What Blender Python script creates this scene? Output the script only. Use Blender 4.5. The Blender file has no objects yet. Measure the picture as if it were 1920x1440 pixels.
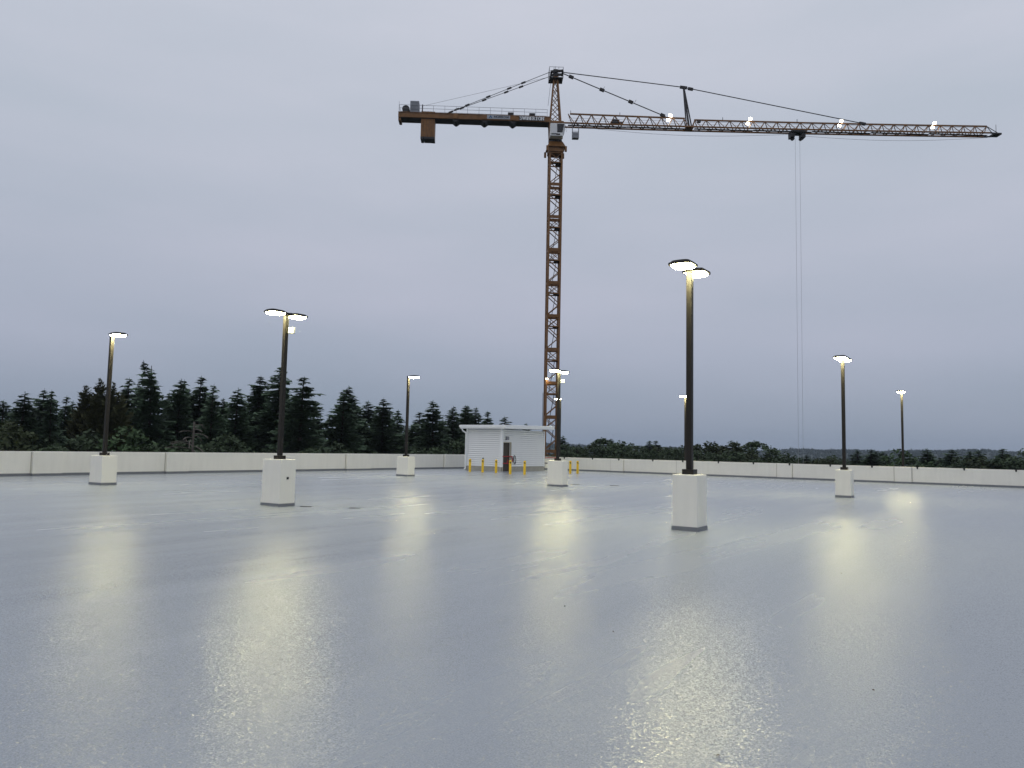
import bpy, math, random
from mathutils import Vector, Matrix

# ------------------------------------------------------------------ camera
sc = bpy.context.scene
col = sc.collection
EYE = 1.64
YAW, PITCH, ROLL = math.radians(33.6), math.atan(120/1430), 0.021
fh = Vector((-math.sin(YAW), math.cos(YAW), 0)); R0 = Vector((math.cos(YAW), math.sin(YAW), 0)); UPZ = Vector((0, 0, 1))
fw = math.cos(PITCH)*fh + math.sin(PITCH)*UPZ
U0 = -math.sin(PITCH)*fh + math.cos(PITCH)*UPZ
cr = math.cos(ROLL)*R0 + math.sin(ROLL)*U0
cu = -math.sin(ROLL)*R0 + math.cos(ROLL)*U0
cam = bpy.data.cameras.new('camera')
cam.sensor_width = 36; cam.lens = 36*1430/1920
cam.clip_start = 0.05; cam.clip_end = 20000
cam_o = bpy.data.objects.new('camera', cam); col.objects.link(cam_o)
m3 = Matrix((cr, cu, -fw)).transposed()
cam_o.matrix_world = Matrix.Translation((0, 0, EYE)) @ m3.to_4x4()
sc.camera = cam_o

# ------------------------------------------------------------------ sky: flat overcast at dusk
world = bpy.data.worlds.new('World'); sc.world = world; world.use_nodes = True
wn = world.node_tree; wn.nodes.clear()
def wnode(t, **kw):
    n = wn.nodes.new(t)
    for k, v in kw.items(): setattr(n, k, v)
    return n
w_out = wnode('ShaderNodeOutputWorld'); w_bg = wnode('ShaderNodeBackground')
w_tc = wnode('ShaderNodeTexCoord'); w_sep = wnode('ShaderNodeSeparateXYZ')
w_ramp = wnode('ShaderNodeValToRGB')
w_map = wnode('ShaderNodeMapping'); w_map.inputs['Scale'].default_value = (1.0, 1.0, 4.2)
w_map.inputs['Location'].default_value = (3.1, 0.4, 1.7)
w_noise = wnode('ShaderNodeTexNoise'); w_noise.inputs['Scale'].default_value = 1.9
w_noise.inputs['Detail'].default_value = 5; w_noise.inputs['Roughness'].default_value = 0.48
w_mr = wnode('ShaderNodeValToRGB')          # thinner cloud is a little brighter and more mauve
w_mr.color_ramp.elements[0].position = .32; w_mr.color_ramp.elements[0].color = (.925, .945, .955, 1)
w_mr.color_ramp.elements[1].position = .68; w_mr.color_ramp.elements[1].color = (1.075, 1.045, 1.05, 1)
w_mul = wnode('ShaderNodeMix', data_type='RGBA', blend_type='MULTIPLY'); w_mul.inputs[0].default_value = 1.0
w_sky = wnode('ShaderNodeTexSky', sky_type='NISHITA', sun_disc=False)
w_sky.sun_elevation = math.radians(6); w_sky.sun_rotation = math.radians(215)
w_sk = wnode('ShaderNodeMix', data_type='RGBA', blend_type='MULTIPLY'); w_sk.inputs[0].default_value = 1.0
w_sk.inputs[7].default_value = (0.08, 0.08, 0.08, 1)
w_mix = wnode('ShaderNodeMix', data_type='RGBA', blend_type='MIX'); w_mix.inputs[0].default_value = 0.06
cr_ = w_ramp.color_ramp
stops = [(0.0, (.24, .30, .39)), (0.035, (.29, .345, .44)), (0.12, (.40, .445, .55)), (0.22, (.485, .52, .62)),
         (0.36, (.535, .575, .665)), (0.52, (.575, .615, .70)), (1.0, (.80, .84, .91))]
cr_.elements[0].position = 0; cr_.elements[1].position = 1
for p, c in stops[1:-1]: cr_.elements.new(p)
for e, (p, c) in zip(cr_.elements, stops): e.position = p; e.color = (*c, 1)
L = wn.links.new
L(w_tc.outputs['Generated'], w_sep.inputs[0]); L(w_sep.outputs['Z'], w_ramp.inputs[0])
L(w_tc.outputs['Generated'], w_map.inputs[0]); L(w_map.outputs[0], w_noise.inputs['Vector'])
L(w_noise.outputs[0], w_mr.inputs[0])
L(w_ramp.outputs[0], w_mul.inputs[6]); L(w_mr.outputs[0], w_mul.inputs[7])
L(w_sky.outputs[0], w_sk.inputs[6])
L(w_mul.outputs[2], w_mix.inputs[6]); L(w_sk.outputs[2], w_mix.inputs[7])
L(w_mix.outputs[2], w_bg.inputs['Color']); w_bg.inputs['Strength'].default_value = 1.0
L(w_bg.outputs[0], w_out.inputs['Surface'])

sun = bpy.data.lights.new('sun', 'SUN'); sun.energy = 0.25; sun.angle = math.radians(60); sun.color = (1, .95, .9)
sun_o = bpy.data.objects.new('sun', sun); col.objects.link(sun_o)
sun_o.rotation_euler = (math.radians(50), 0, math.radians(-35))   # soft light from behind the camera

sc.view_settings.view_transform = 'Standard'; sc.view_settings.look = 'None'
sc.view_settings.exposure = 0.0; sc.view_settings.gamma = 1.0; sc.view_settings.use_curve_mapping = False
sc.render.engine = 'CYCLES'
GRIT = .25
LAMP = 170.0          # radiance of the deck lamps' lenses

# ------------------------------------------------------------------ helpers
class MB:
    def __init__(s): s.v = []; s.f = []
    def box(s, x0, x1, y0, y1, z0, z1):
        b = len(s.v)
        s.v += [(x0,y0,z0),(x1,y0,z0),(x1,y1,z0),(x0,y1,z0),(x0,y0,z1),(x1,y0,z1),(x1,y1,z1),(x0,y1,z1)]
        s.f += [tuple(b+i for i in q) for q in ((3,2,1,0),(4,5,6,7),(0,1,5,4),(1,2,6,5),(2,3,7,6),(3,0,4,7))]
        return s
    def bar(s, a, b, w, h=None, n=4):
        """bar from a to b: square (n=4) or round section"""
        a = Vector(a); b = Vector(b); d = b-a
        if d.length < 1e-6: return s
        d.normalize(); h = h or w
        ref = Vector((0,0,1)) if abs(d.z) < .95 else Vector((1,0,0))
        sx = d.cross(ref).normalized(); sy = sx.cross(d).normalized()
        i0 = len(s.v); off = math.pi/4 if n == 4 else 0
        k = math.sqrt(2)/2 if n == 4 else .5
        for p in (a, b):
            for i in range(n):
                t = off + 2*math.pi*i/n
                q = p + sx*(math.cos(t)*w*k) + sy*(math.sin(t)*h*k)
                s.v.append(tuple(q))
        for i in range(n):
            j = (i+1) % n
            s.f.append((i0+i, i0+j, i0+n+j, i0+n+i))
        s.f.append(tuple(i0+n-1-i for i in range(n))); s.f.append(tuple(i0+n+i for i in range(n)))
        return s
    def path(s, pts, w, n=5):
        for a, b in zip(pts, pts[1:]): s.bar(a, b, w, n=n)
        return s
    def prism(s, outline, z0, z1, inset_top=0.0):
        """vertical prism over an xy outline (counter-clockwise)"""
        b = len(s.v); n = len(outline)
        cx = sum(p[0] for p in outline)/n; cy = sum(p[1] for p in outline)/n
        for x, y in outline: s.v.append((x, y, z0))
        for x, y in outline: s.v.append((x+(cx-x)*inset_top, y+(cy-y)*inset_top, z1))
        s.f.append(tuple(b+n-1-i for i in range(n))); s.f.append(tuple(b+n+i for i in range(n)))
        for i in range(n):
            j = (i+1) % n; s.f.append((b+i, b+j, b+n+j, b+n+i))
        return s
    def taper(s, x0,x1,y0,y1,z0, X0,X1,Y0,Y1,z1):
        b = len(s.v)
        s.v += [(x0,y0,z0),(x1,y0,z0),(x1,y1,z0),(x0,y1,z0),(X0,Y0,z1),(X1,Y0,z1),(X1,Y1,z1),(X0,Y1,z1)]
        s.f += [tuple(b+i for i in q) for q in ((3,2,1,0),(4,5,6,7),(0,1,5,4),(1,2,6,5),(2,3,7,6),(3,0,4,7))]
        return s
    def mesh(s, name, mat):
        me = bpy.data.meshes.new(name); me.from_pydata(s.v, [], s.f)
        if mat: me.materials.append(mat)
        me.update(); return me
    def build(s, name, mat, parent=None, loc=(0,0,0), rz=0, bevel=0):
        o = obj(name, s.mesh(name, mat), parent, loc, rz)
        if bevel:
            m = o.modifiers.new('bevel', 'BEVEL'); m.width = bevel; m.segments = 2; m.limit_method = 'ANGLE'
        return o
def obj(name, me, parent=None, loc=(0,0,0), rz=0):
    o = bpy.data.objects.new(name, me); col.objects.link(o)
    o.location = loc; o.rotation_euler = (0, 0, rz)
    if parent: o.parent = parent
    return o
def thing(name, label, cat, loc=(0,0,0), rz=0, group=None):
    o = obj(name, None, None, loc, rz); o.empty_display_size = .3
    return tag(o, label, cat, group)
def tag(o, label, cat, group=None):
    o['label'] = label; o['category'] = cat
    if group: o['group'] = group
    return o
def struct(o): o['kind'] = 'structure'; return o
def stuff(o): o['kind'] = 'stuff'; return o
def smooth(o):
    for p in o.data.polygons: p.use_smooth = True
    return o

# ------------------------------------------------------------------ materials
def mat(name, c, rough=.6, metal=0, spec=.5, var=.0, scale=6., bump=0., bscale=60., emit=None, estr=0, objvar=0):
    m = bpy.data.materials.new(name); m.use_nodes = True
    nt = m.node_tree; b = nt.nodes['Principled BSDF']
    b.inputs['Roughness'].default_value = rough; b.inputs['Metallic'].default_value = metal
    b.inputs['Specular IOR Level'].default_value = spec
    b.inputs['Base Color'].default_value = (*c, 1)
    if emit:
        b.inputs['Emission Color'].default_value = (*emit, 1); b.inputs['Emission Strength'].default_value = estr
    tc = nt.nodes.new('ShaderNodeTexCoord') if (var or bump) else None
    last = None
    if var:
        n = nt.nodes.new('ShaderNodeTexNoise'); n.inputs['Scale'].default_value = scale; n.inputs['Detail'].default_value = 6
        n.inputs['Roughness'].default_value = .62
        nt.links.new(tc.outputs['Object'], n.inputs['Vector'])
        r = nt.nodes.new('ShaderNodeMapRange'); r.inputs[1].default_value = .3; r.inputs[2].default_value = .7
        r.inputs[3].default_value = 1-var; r.inputs[4].default_value = 1+var
        nt.links.new(n.outputs[0], r.inputs[0])
        x = nt.nodes.new('ShaderNodeMix'); x.data_type = 'RGBA'; x.blend_type = 'MULTIPLY'; x.inputs[0].default_value = 1
        x.inputs[6].default_value = (*c, 1); nt.links.new(r.outputs[0], x.inputs[7]); last = x.outputs[2]
    if objvar:
        oi = nt.nodes.new('ShaderNodeObjectInfo')
        r = nt.nodes.new('ShaderNodeMapRange'); r.inputs[3].default_value = 1-objvar; r.inputs[4].default_value = 1+objvar
        nt.links.new(oi.outputs['Random'], r.inputs[0])
        x = nt.nodes.new('ShaderNodeMix'); x.data_type = 'RGBA'; x.blend_type = 'MULTIPLY'; x.inputs[0].default_value = 1
        if last: nt.links.new(last, x.inputs[6])
        else: x.inputs[6].default_value = (*c, 1)
        nt.links.new(r.outputs[0], x.inputs[7]); last = x.outputs[2]
    if last: nt.links.new(last, b.inputs['Base Color'])
    if bump:
        n = nt.nodes.new('ShaderNodeTexNoise'); n.inputs['Scale'].default_value = bscale; n.inputs['Detail'].default_value = 3
        nt.links.new(tc.outputs['Object'], n.inputs['Vector'])
        bm = nt.nodes.new('ShaderNodeBump'); bm.inputs['Strength'].default_value = bump; bm.inputs['Distance'].default_value = .004
        nt.links.new(n.outputs[0], bm.inputs['Height']); nt.links.new(bm.outputs[0], b.inputs['Normal'])
    return m

M = {}
M['stucco'] = mat('painted_stucco', (.82,.80,.735), .75, var=.035, scale=.9, bump=.5, bscale=110)
def weather(m, a, mp=(3.5,3.5,.4)):
    # faint run-off streaks in the paint
    nt = m.node_tree; b = nt.nodes['Principled BSDF']; src = b.inputs['Base Color'].links[0].from_socket
    tc = nt.nodes.new('ShaderNodeTexCoord'); q = nt.nodes.new('ShaderNodeMapping'); q.inputs['Scale'].default_value = mp
    n = nt.nodes.new('ShaderNodeTexNoise'); n.inputs['Scale'].default_value = 1.6; n.inputs['Detail'].default_value = 5
    r = nt.nodes.new('ShaderNodeMapRange'); r.inputs[1].default_value = .35; r.inputs[2].default_value = .75; r.inputs[3].default_value = 1.0; r.inputs[4].default_value = 1-a
    x = nt.nodes.new('ShaderNodeMix'); x.data_type = 'RGBA'; x.blend_type = 'MULTIPLY'; x.inputs[0].default_value = 1
    nt.links.new(tc.outputs['Object'], q.inputs[0]); nt.links.new(q.outputs[0], n.inputs['Vector']); nt.links.new(n.outputs[0], r.inputs[0])
    nt.links.new(src, x.inputs[6]); nt.links.new(r.outputs[0], x.inputs[7]); nt.links.new(x.outputs[2], b.inputs['Base Color'])
weather(M['stucco'], .05)
M['strip']  = mat('coating_upturn', (.17,.18,.20), .45, var=.08, scale=3)
M['pole']   = mat('dark_bronze_metal', (.011,.009,.008), .5, spec=.3, var=.15, scale=2)
M['lens']   = mat('lamp_lens_lit', (.9,.9,.85), .3, emit=(1.0,.915,.47), estr=LAMP)
M['lens1']  = mat('lamp_lens_lit_strong', (.9,.9,.85), .3, emit=(1.0,.915,.47), estr=LAMP*1.55)
M['flood']  = mat('flood_lens_lit', (.9,.9,.85), .3, emit=(1.0,.90,.70), estr=45)
M['ibox']   = mat('pale_plastic', (.75,.74,.62), .5, var=.05, scale=8)
M['crane']  = mat('crane_ochre_paint', (.20,.088,.021), .55, var=.3, scale=1.3)
M['craned'] = mat('crane_dark_steel', (.030,.026,.026), .6, var=.3, scale=2)
M['rope']   = mat('steel_rope', (.04,.04,.045), .6)
M['ropeb']  = mat('bright_hoist_rope', (.36,.37,.39), .45, metal=.2)
M['rail']   = mat('galvanised_rail', (.22,.22,.24), .5, metal=.4)
M['cab']    = mat('cab_white_paint', (.72,.73,.74), .4, var=.05, scale=3)
M['glass']  = mat('dark_cab_glass', (.012,.013,.016), .08)
M['grey']   = mat('grey_cabinet', (.24,.25,.28), .5, var=.1, scale=3)
M['bgrey']  = mat('banner_grey', (.40,.42,.46), .6)
M['bblack'] = mat('banner_black', (.010,.010,.014), .6)
M['print_white'] = mat('print_white', (.85,.86,.88), .6)
M['print_dark'] = mat('print_dark', (.012,.02,.04), .6)
M['print_blue'] = mat('print_blue', (.02,.10,.24), .6)
M['siding'] = mat('white_siding', (.83,.85,.87), .45, var=.03, scale=2)
M['trim']   = mat('white_trim', (.84,.86,.88), .4, var=.03, scale=2)
M['conc']   = mat('bare_concrete', (.34,.33,.30), .85, var=.15, scale=3, bump=.4)
M['door']   = mat('brown_door', (.035,.026,.018), .5, var=.2, scale=3)
M['frame']  = mat('door_frame_beige', (.50,.47,.40), .6)
M['yellow'] = mat('safety_yellow_sleeve', (.80,.52,.015), .4, var=.06, scale=6)
M['joint_shade']  = mat('wall_joint_shade', (.42,.40,.35), .8)  # darker wall tone, paints the shade of the grooves beside the pilasters
M['black']  = mat('black_rubber', (.012,.012,.013), .6)
M['red']    = mat('red_tape', (.30,.012,.018), .5)
M['iron']   = mat('cast_iron_drain', (.03,.03,.033), .6, var=.2, scale=30)
M['ground'] = mat('ground_cover', (.05,.06,.035), .95, var=.4, scale=.03)
M['hill']   = mat('hill_woodland', (.022,.034,.024), .95, var=.35, scale=.02)
M['bark']   = mat('bark', (.06,.045,.035), .9, var=.3, scale=4)
M['deadw']  = mat('dead_bark', (.12,.105,.09), .9, var=.2, scale=4)
def foliage(name, c, var=.45, objvar=.22):
    m = mat(name, c, .75, spec=.25, var=var, scale=.55, objvar=objvar)
    return m
M['fir']  = foliage('fir_needles', (.076,.118,.070))
M['cedar']= foliage('pale_needles', (.12,.125,.06))
M['leaf0']= foliage('dark_leaves', (.056,.082,.042))
M['leaf1']= foliage('olive_leaves', (.048,.062,.027))
M['leaf2']= foliage('light_green_leaves', (.055,.092,.040))

# deck membrane: gritty grey coating with a wet-looking sheen
def deck_material():
    m = bpy.data.materials.new('deck_membrane'); m.use_nodes = True
    nt = m.node_tree; b = nt.nodes['Principled BSDF']; N = nt.nodes.new; K = nt.links.new
    tc = N('ShaderNodeTexCoord')
    def noise(scale, detail, rough, mp=None):
        n = N('ShaderNodeTexNoise'); n.inputs['Scale'].default_value = scale; n.inputs['Detail'].default_value = detail
        n.inputs['Roughness'].default_value = rough
        if mp:
            q = N('ShaderNodeMapping'); q.inputs['Scale'].default_value = mp[0]; q.inputs['Rotation'].default_value = (0,0,mp[1])
            K(tc.outputs['Object'], q.inputs[0]); K(q.outputs[0], n.inputs['Vector'])
        else: K(tc.outputs['Object'], n.inputs['Vector'])
        return n
    def rng(src, a, b_, lo=.3, hi=.7):
        r = N('ShaderNodeMapRange'); r.inputs[1].default_value = lo; r.inputs[2].default_value = hi
        r.inputs[3].default_value = a; r.inputs[4].default_value = b_; K(src.outputs[0], r.inputs[0]); return r
    def mulc(colr, val):
        x = N('ShaderNodeMix'); x.data_type = 'RGBA'; x.blend_type = 'MULTIPLY'; x.inputs[0].default_value = 1
        if isinstance(colr, tuple): x.inputs[6].default_value = (*colr, 1)
        else: K(colr, x.inputs[6])
        K(val, x.inputs[7]); return x.outputs[2]
    big = noise(.16, 4, .55, ((1,.35,1), .3))
    streak = noise(.8, 3, .55, ((1,.10,1), .0))
    grit = noise(90, 3, .7)
    c = mulc((.300,.328,.354), rng(big, .93, 1.06).outputs[0])
    c = mulc(c, rng(streak, .945, 1.045).outputs[0])
    c = mulc(c, rng(grit, .78, 1.20).outputs[0])
    K(c, b.inputs['Base Color'])
    ra = rng(big, .21, .28); rb = rng(streak, -.035, .035)
    ad = N('ShaderNodeMath'); ad.operation = 'ADD'; K(ra.outputs[0], ad.inputs[0]); K(rb.outputs[0], ad.inputs[1])
    K(ad.outputs[0], b.inputs['Roughness'])
    b.inputs['IOR'].default_value = 1.85
    # grit facets: the normal is tilted at random by the aggregate in the coating
    ge = N('ShaderNodeNewGeometry'); last = ge.outputs['Normal']
    vo = N('ShaderNodeTexVoronoi'); vo.inputs['Scale'].default_value = 105; K(tc.outputs['Object'], vo.inputs['Vector'])
    class VC: outputs = {'Color': vo.outputs['Color']}
    for n_, k_ in ((VC, GRIT), (noise(72, 2, .6), .42), (noise(.8, 2, .5), .02)):
        sb = N('ShaderNodeVectorMath'); sb.operation = 'SUBTRACT'; K(n_.outputs['Color'], sb.inputs[0]); sb.inputs[1].default_value = (.5,.5,.5)
        ml_ = N('ShaderNodeVectorMath'); ml_.operation = 'MULTIPLY'; K(sb.outputs[0], ml_.inputs[0]); ml_.inputs[1].default_value = (k_,k_,0)
        ad_ = N('ShaderNodeVectorMath'); ad_.operation = 'ADD'; K(last, ad_.inputs[0]); K(ml_.outputs[0], ad_.inputs[1]); last = ad_.outputs[0]
    nm = N('ShaderNodeVectorMath'); nm.operation = 'NORMALIZE'; K(last, nm.inputs[0]); K(nm.outputs[0], b.inputs['Normal'])
    return m
M['deck'] = deck_material()

# ================================================================== STRUCTURE
XL, YR = -35.7, 51.8          # inner faces of the two parapets
def dz(x, y):
    """the deck falls gently to a drain line"""
    v = max(0.0, 1-abs(x+18.0)/10.5); v = v*v*(3-2*v)*.55 + v*.45
    t = min(1, max(0, (46-y)/20)); t = t*t*(3-2*t)
    return -0.21*v*t
def build_deck():
    x0, x1, y0, y1 = XL, 24.0, -24.0, YR
    nx, ny = 60, 76
    vs = []; fs = []
    for j in range(ny+1):
        for i in range(nx+1):
            x = x0+(x1-x0)*i/nx; y = y0+(y1-y0)*j/ny
            vs.append((x, y, dz(x, y)))
    for j in range(ny):
        for i in range(nx):
            a = j*(nx+1)+i; fs.append((a, a+1, a+nx+2, a+nx+1))
    me = bpy.data.meshes.new('parking_deck'); me.from_pydata(vs, [], fs); me.materials.append(M['deck'])
    for p in me.polygons: p.use_smooth = True
    return struct(obj('parking_deck', me))
build_deck()

GZ = -16.0
def build_ground():
    b = MB(); n = 24; S = 3900
    for j in range(n+1):
        for i in range(n+1):
            b.v.append((-S+2*S*i/n, -S+2*S*j/n, GZ))
    for j in range(n):
        for i in range(n):
            a = j*(n+1)+i; b.f.append((a, a+1, a+n+2, a+n+1))
    struct(b.build('ground', M['ground']))
build_ground()

# wooded ridge on the horizon
rnd = random.Random(11)
def ridge_h(a):      # crest height above the ground, by bearing in degrees
    return 30 + 4*math.sin(a*.21+1.0) + 2.5*math.sin(a*.63) + 1.5*math.sin(a*1.7+2) - max(0, (a-85))*.10
def hill_z(a, r):
    t = (r-1300)/1200.0
    t = min(1, max(0, t)); t = t*t*(3-2*t)
    back = min(1, max(0, (r-2600)/600.0))
    return GZ-.5 + (ridge_h(a)+.5)*t*(1-.5*back)
def build_hills():
    b = MB(); A = [60+ i*1.0 for i in range(120)]; Rr = [1250+ j*110 for j in range(19)]
    for r in Rr:
        for a in A:
            t = math.radians(a); b.v.append((r*math.cos(t), r*math.sin(t), hill_z(a, r)))
    n = len(A)
    for j in range(len(Rr)-1):
        for i in range(n-1):
            k = j*n+i; b.f.append((k, k+n, k+n+1, k+1))
    o = b.build('hills', M['hill']); smooth(o); struct(o)
    w = MB()
    def cone(x, y, z, r, h, k):
        i0 = len(w.v)
        if rnd.random() < .55:      # pointed crown
            for q in range(k):
                t = 2*math.pi*q/k+x; w.v.append((x+r*math.cos(t), y+r*math.sin(t), z))
            w.v.append((x, y, z+h))
            for q in range(k): w.f.append((i0+q, i0+(q+1) % k, i0+k))
        else:                        # rounded crown
            for zz, rr in ((0, r), (h*.5, r*1.15), (h*.8, r*.6)):
                for q in range(k):
                    t = 2*math.pi*q/k+x; w.v.append((x+rr*math.cos(t)*rnd.uniform(.8, 1.2), y+rr*math.sin(t)*rnd.uniform(.8, 1.2), z+zz))
            for L_ in range(2):
                for q in range(k):
                    a = i0+L_*k+q; c = i0+L_*k+(q+1) % k; w.f.append((a, c, c+k, a+k))
            w.f.append(tuple(i0+2*k+q for q in range(k)))
    for _ in range(9000):
        a = rnd.uniform(84, 150) if rnd.random() < .85 else rnd.uniform(62, 178)
        r = 1400+ 1200*rnd.random()**.6; t = math.radians(a)
        h = rnd.uniform(4, 8.5)*(1+.5*(rnd.random() < .06))
        cone(r*math.cos(t), r*math.sin(t), hill_z(a, r)-.8, rnd.uniform(2, 4.2), h, 5)
    for _ in range(5000):           # flat woodland this side of the ridge
        a = rnd.uniform(84, 158); r = 260+1000*rnd.random()**.8; t = math.radians(a)
        cone(r*math.cos(t), r*math.sin(t), GZ, rnd.uniform(2.5, 5), rnd.uniform(9, 14), 6)
    o = w.build('distant_woods', M['hill']); o['label'] = 'blue-grey wooded ridge and woodland far beyond the garage'; stuff(o); o['category'] = 'woods'
build_hills()

# ------------------------------------------------------------------ parapet walls
def box_obj(name, m, parent, x0,x1,y0,y1,z0,z1, bevel=0):
    cx, cy = (x0+x1)/2, (y0+y1)/2
    return MB().box(x0-cx, x1-cx, y0-cy, y1-cy, 0, z1-z0).build(name, m, parent, (cx, cy, z0), 0, bevel)
ZL, ZR = 1.06, 1.0
lw = thing('parapet_wall', 'long cream parapet wall with few shallow pilasters running along the left edge', 'wall', (XL-.14, 14, 0))
def lpart(name, m, x0,x1,y0,y1,z0,z1, bevel=0):
    o = box_obj(name, m, lw, x0-(XL-.14), x1-(XL-.14), y0-14, y1-14, z0, z1, bevel); return o
lpart('wall_panel', M['stucco'], XL-.28, XL, -24, YR+.28, -.5, ZL, .012)
for a, b_ in ((4.2,5.4),(9.9,11.1),(16.23,17.47),(22.48,23.72),(34.82,37.0),(44.78,47.3)):
    lpart('pilaster', M['stucco'], XL-.01, XL+.13, a, b_, -.3, ZL-.012, .008)
    lpart('joint_shade_line', M['joint_shade'], XL-.01, XL+.004, b_+.012, b_+.045, .12, ZL-.02); lpart('joint_shade_line', M['joint_shade'], XL-.01, XL+.004, a-.045, a-.012, .12, ZL-.02)  # thin dark strips draw the shaded groove line at both pilaster edges
    lpart('base_strip', M['strip'], XL+.0, XL+.142, a-.01, b_+.01, -.3, .105)
yy = [-24,4.2,5.4,9.9,11.1,16.23,17.47,22.48,23.72,34.82,37.0,44.78,47.3,YR]
for a, b_ in zip(yy[0::2], yy[1::2]):
    lpart('base_strip', M['strip'], XL-.01, XL+.014, a+.012, b_-.012, -.3, .115)

rw = thing('parapet_wall', 'cream parapet wall with black clips along its top running off to the right', 'wall', (-6, YR+.14, 0))
def rpart(name, m, x0,x1,y0,y1,z0,z1, bevel=0):
    return box_obj(name, m, rw, x0+6, x1+6, y0-(YR+.14), y1-(YR+.14), z0, z1, bevel)
rpart('wall_panel', M['stucco'], XL+.0, 24, YR, YR+.28, -.5, ZR, .012)
pil = [(-32.2,-31.2),(-25.42,-24.38),(-20.24,-19.03),(-13.31,-12.36),(-6.34,-5.42),(1.2,2.2),(8,9)]
xx = [XL]
for a, b_ in pil:
    rpart('pilaster', M['stucco'], a, b_, YR-.075, YR+.01, -.3, ZR-.012, .008)
    rpart('joint_shade_line', M['joint_shade'], b_+.012, b_+.045, YR-.004, YR+.01, .12, ZR-.02); rpart('joint_shade_line', M['joint_shade'], a-.045, a-.012, YR-.004, YR+.01, .12, ZR-.02)  # same painted shade lines on the right wall
    rpart('base_strip', M['strip'], a-.01, b_+.01, YR-.088, YR, -.3, .105); xx += [a, b_]
xx.append(24)
for a, b_ in zip(xx[0::2], xx[1::2]):
    rpart('base_strip', M['strip'], a+.012, b_-.012, YR-.014, YR+.01, -.3, .115)
clip_me = None
for x in (-29.39,-26.94,-24.72,-22.06,-19.77,-17.24,-14.85,-12.50,-10.01,-7.59,-5.10,-2.68,-.16,2.3,4.8):
    if clip_me is None:
        c_ = MB(); c_.box(-.035,.035,-.03,.02,-.11,-.02); c_.box(-.045,.045,-.05,.02,-.05,.012); c_.box(-.045,.045,.02,.2,.002,.012)
        clip_me = c_.mesh('wall_clip', M['black'])
    yo = -.075 if any(a <= x <= b_ for a, b_ in pil) else 0
    obj('wall_clip', clip_me, rw, (x+6, YR-.002+yo-(YR+.14), ZR))

# ------------------------------------------------------------------ lamps
def rounded_end(x0, x1, hw, hub=None, n=8):
    """rectangle from x0 to x1 (half width hw) with a softly rounded far end"""
    o = []
    for k in range(n+1):
        t = -math.pi/2 + math.pi*k/n
        c, s_ = math.cos(t), math.sin(t)
        o.append((x1-.16+.16*max(c, 0)**.7, hw*math.copysign(abs(s_)**.7, s_)))
    return o
def head_outline():
    return [(.05,-.07),(.13,-.07),(.20,-.25)] + rounded_end(.20, .70, .262) + [(.20,.25),(.13,.07),(.05,.07)]
def lens_outline():
    return [(.215,-.205)] + rounded_end(.215, .665, .228) + [(.215,.205)]
_hb = MB(); _hb.prism(head_outline(), 0, .045, 0); _hb.prism([(p[0]*.94+.03, p[1]*.86) for p in head_outline()], .045, .085, .12)
HEAD_ME = _hb.mesh('lamp_head', M['pole'])
LENS_ME = MB().prism([(p[0]*.9+.043, p[1]*.86) for p in lens_outline()], -.038, .004, -.16).mesh('lens', M['lens'])
LENS1_ME = LENS_ME.copy(); LENS1_ME.materials[0] = M['lens1']
ARM_ME = MB().box(.0,.16,-.045,.045,.01,.075).mesh('arm', M['pole'])
POLE_L = 4.4
def lamp(label, x, y, ped, heads, psize=(.82,.56), jbox=None, pl=POLE_L, outlet=False, wires=False, wall=False):
    z0 = dz(x, y) if not wall else 0
    t = thing('lamp_post', label, 'lamp post', (x, y, z0), 0, 'lamp posts around the parking deck')
    hx, hy = psize[0]/2, psize[1]/2
    p = MB().box(-hx,hx,-hy,hy,-.3 if not wall else -1.2,ped).build('pedestal', M['stucco'], t, bevel=.014)
    if not wall:
        s_ = .012; MB().box(-hx-s_,hx+s_,-hy-s_,hy+s_,-.25,.085).build('base_strip', M['strip'], p)
    if outlet:
        MB().box(-.03,.03,-.02,.02,-.035,.035).build('outlet', M['black'], p, (hx+.005, -.02, ped*.60), math.pi/2)
    MB().box(-.125,.125,-.125,.125,0,.11).build('base_cover', M['pole'], t, (0,0,ped), 0, .006)
    MB().box(-.0625,.0625,-.0625,.0625,.11,pl).build('pole', M['pole'], t, (0,0,ped), 0, .012)
    MB().box(-.07,.07,-.07,.07,0,.02).build('pole_cap', M['pole'], t, (0,0,ped+pl))
    for a in heads:
        h = obj('lamp_head', HEAD_ME, t, (0,0,ped+pl-.05), math.radians(a))
        obj('arm', ARM_ME, h, (.0,0,-.03)); obj('lens', LENS_ME if len(heads) > 1 else LENS1_ME, h)
    if jbox:
        j = MB(); j.box(-.085,.085,-.055,.055,-.09,.09)
        o = j.build('junction_box', M['ibox'], t, (jbox[0], jbox[1], ped+POLE_L-.52), math.radians(28), .012)
        MB().bar((jbox[0]*.2,jbox[1]*.2,ped+POLE_L-.55),(jbox[0],jbox[1],ped+POLE_L-.55),.035).build('bracket', M['pole'], t)
    if wires:
        MB().path([(.12,0,ped+.02),(.20,.05,ped+.12),(.26,.10,ped+.10),(.30,.12,ped+.19)], .012).build('loose_wire', M['ropeb'], t)
        MB().path([(.15,.05,ped+.05),(.24,.02,ped+.02),(.34,.1,ped-.02)], .014).build('loose_wire', M['black'], t)
    return t
lamp('single-headed lamp post farthest left, wire ends at its pedestal, in front of the left parapet', -28.0, 15.2, 1.06, [0], wires=True, pl=4.48)
lamp('tall twin-headed lamp post with pale box near top and small outlet on its pedestal', -18.4, 15.25, 1.37, [90,-90], jbox=(.16,.10), outlet=True)
lamp('single-headed lamp post by left parapet, just left of the white shed', -28.0, 31.8, 1.06, [0])
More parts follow.
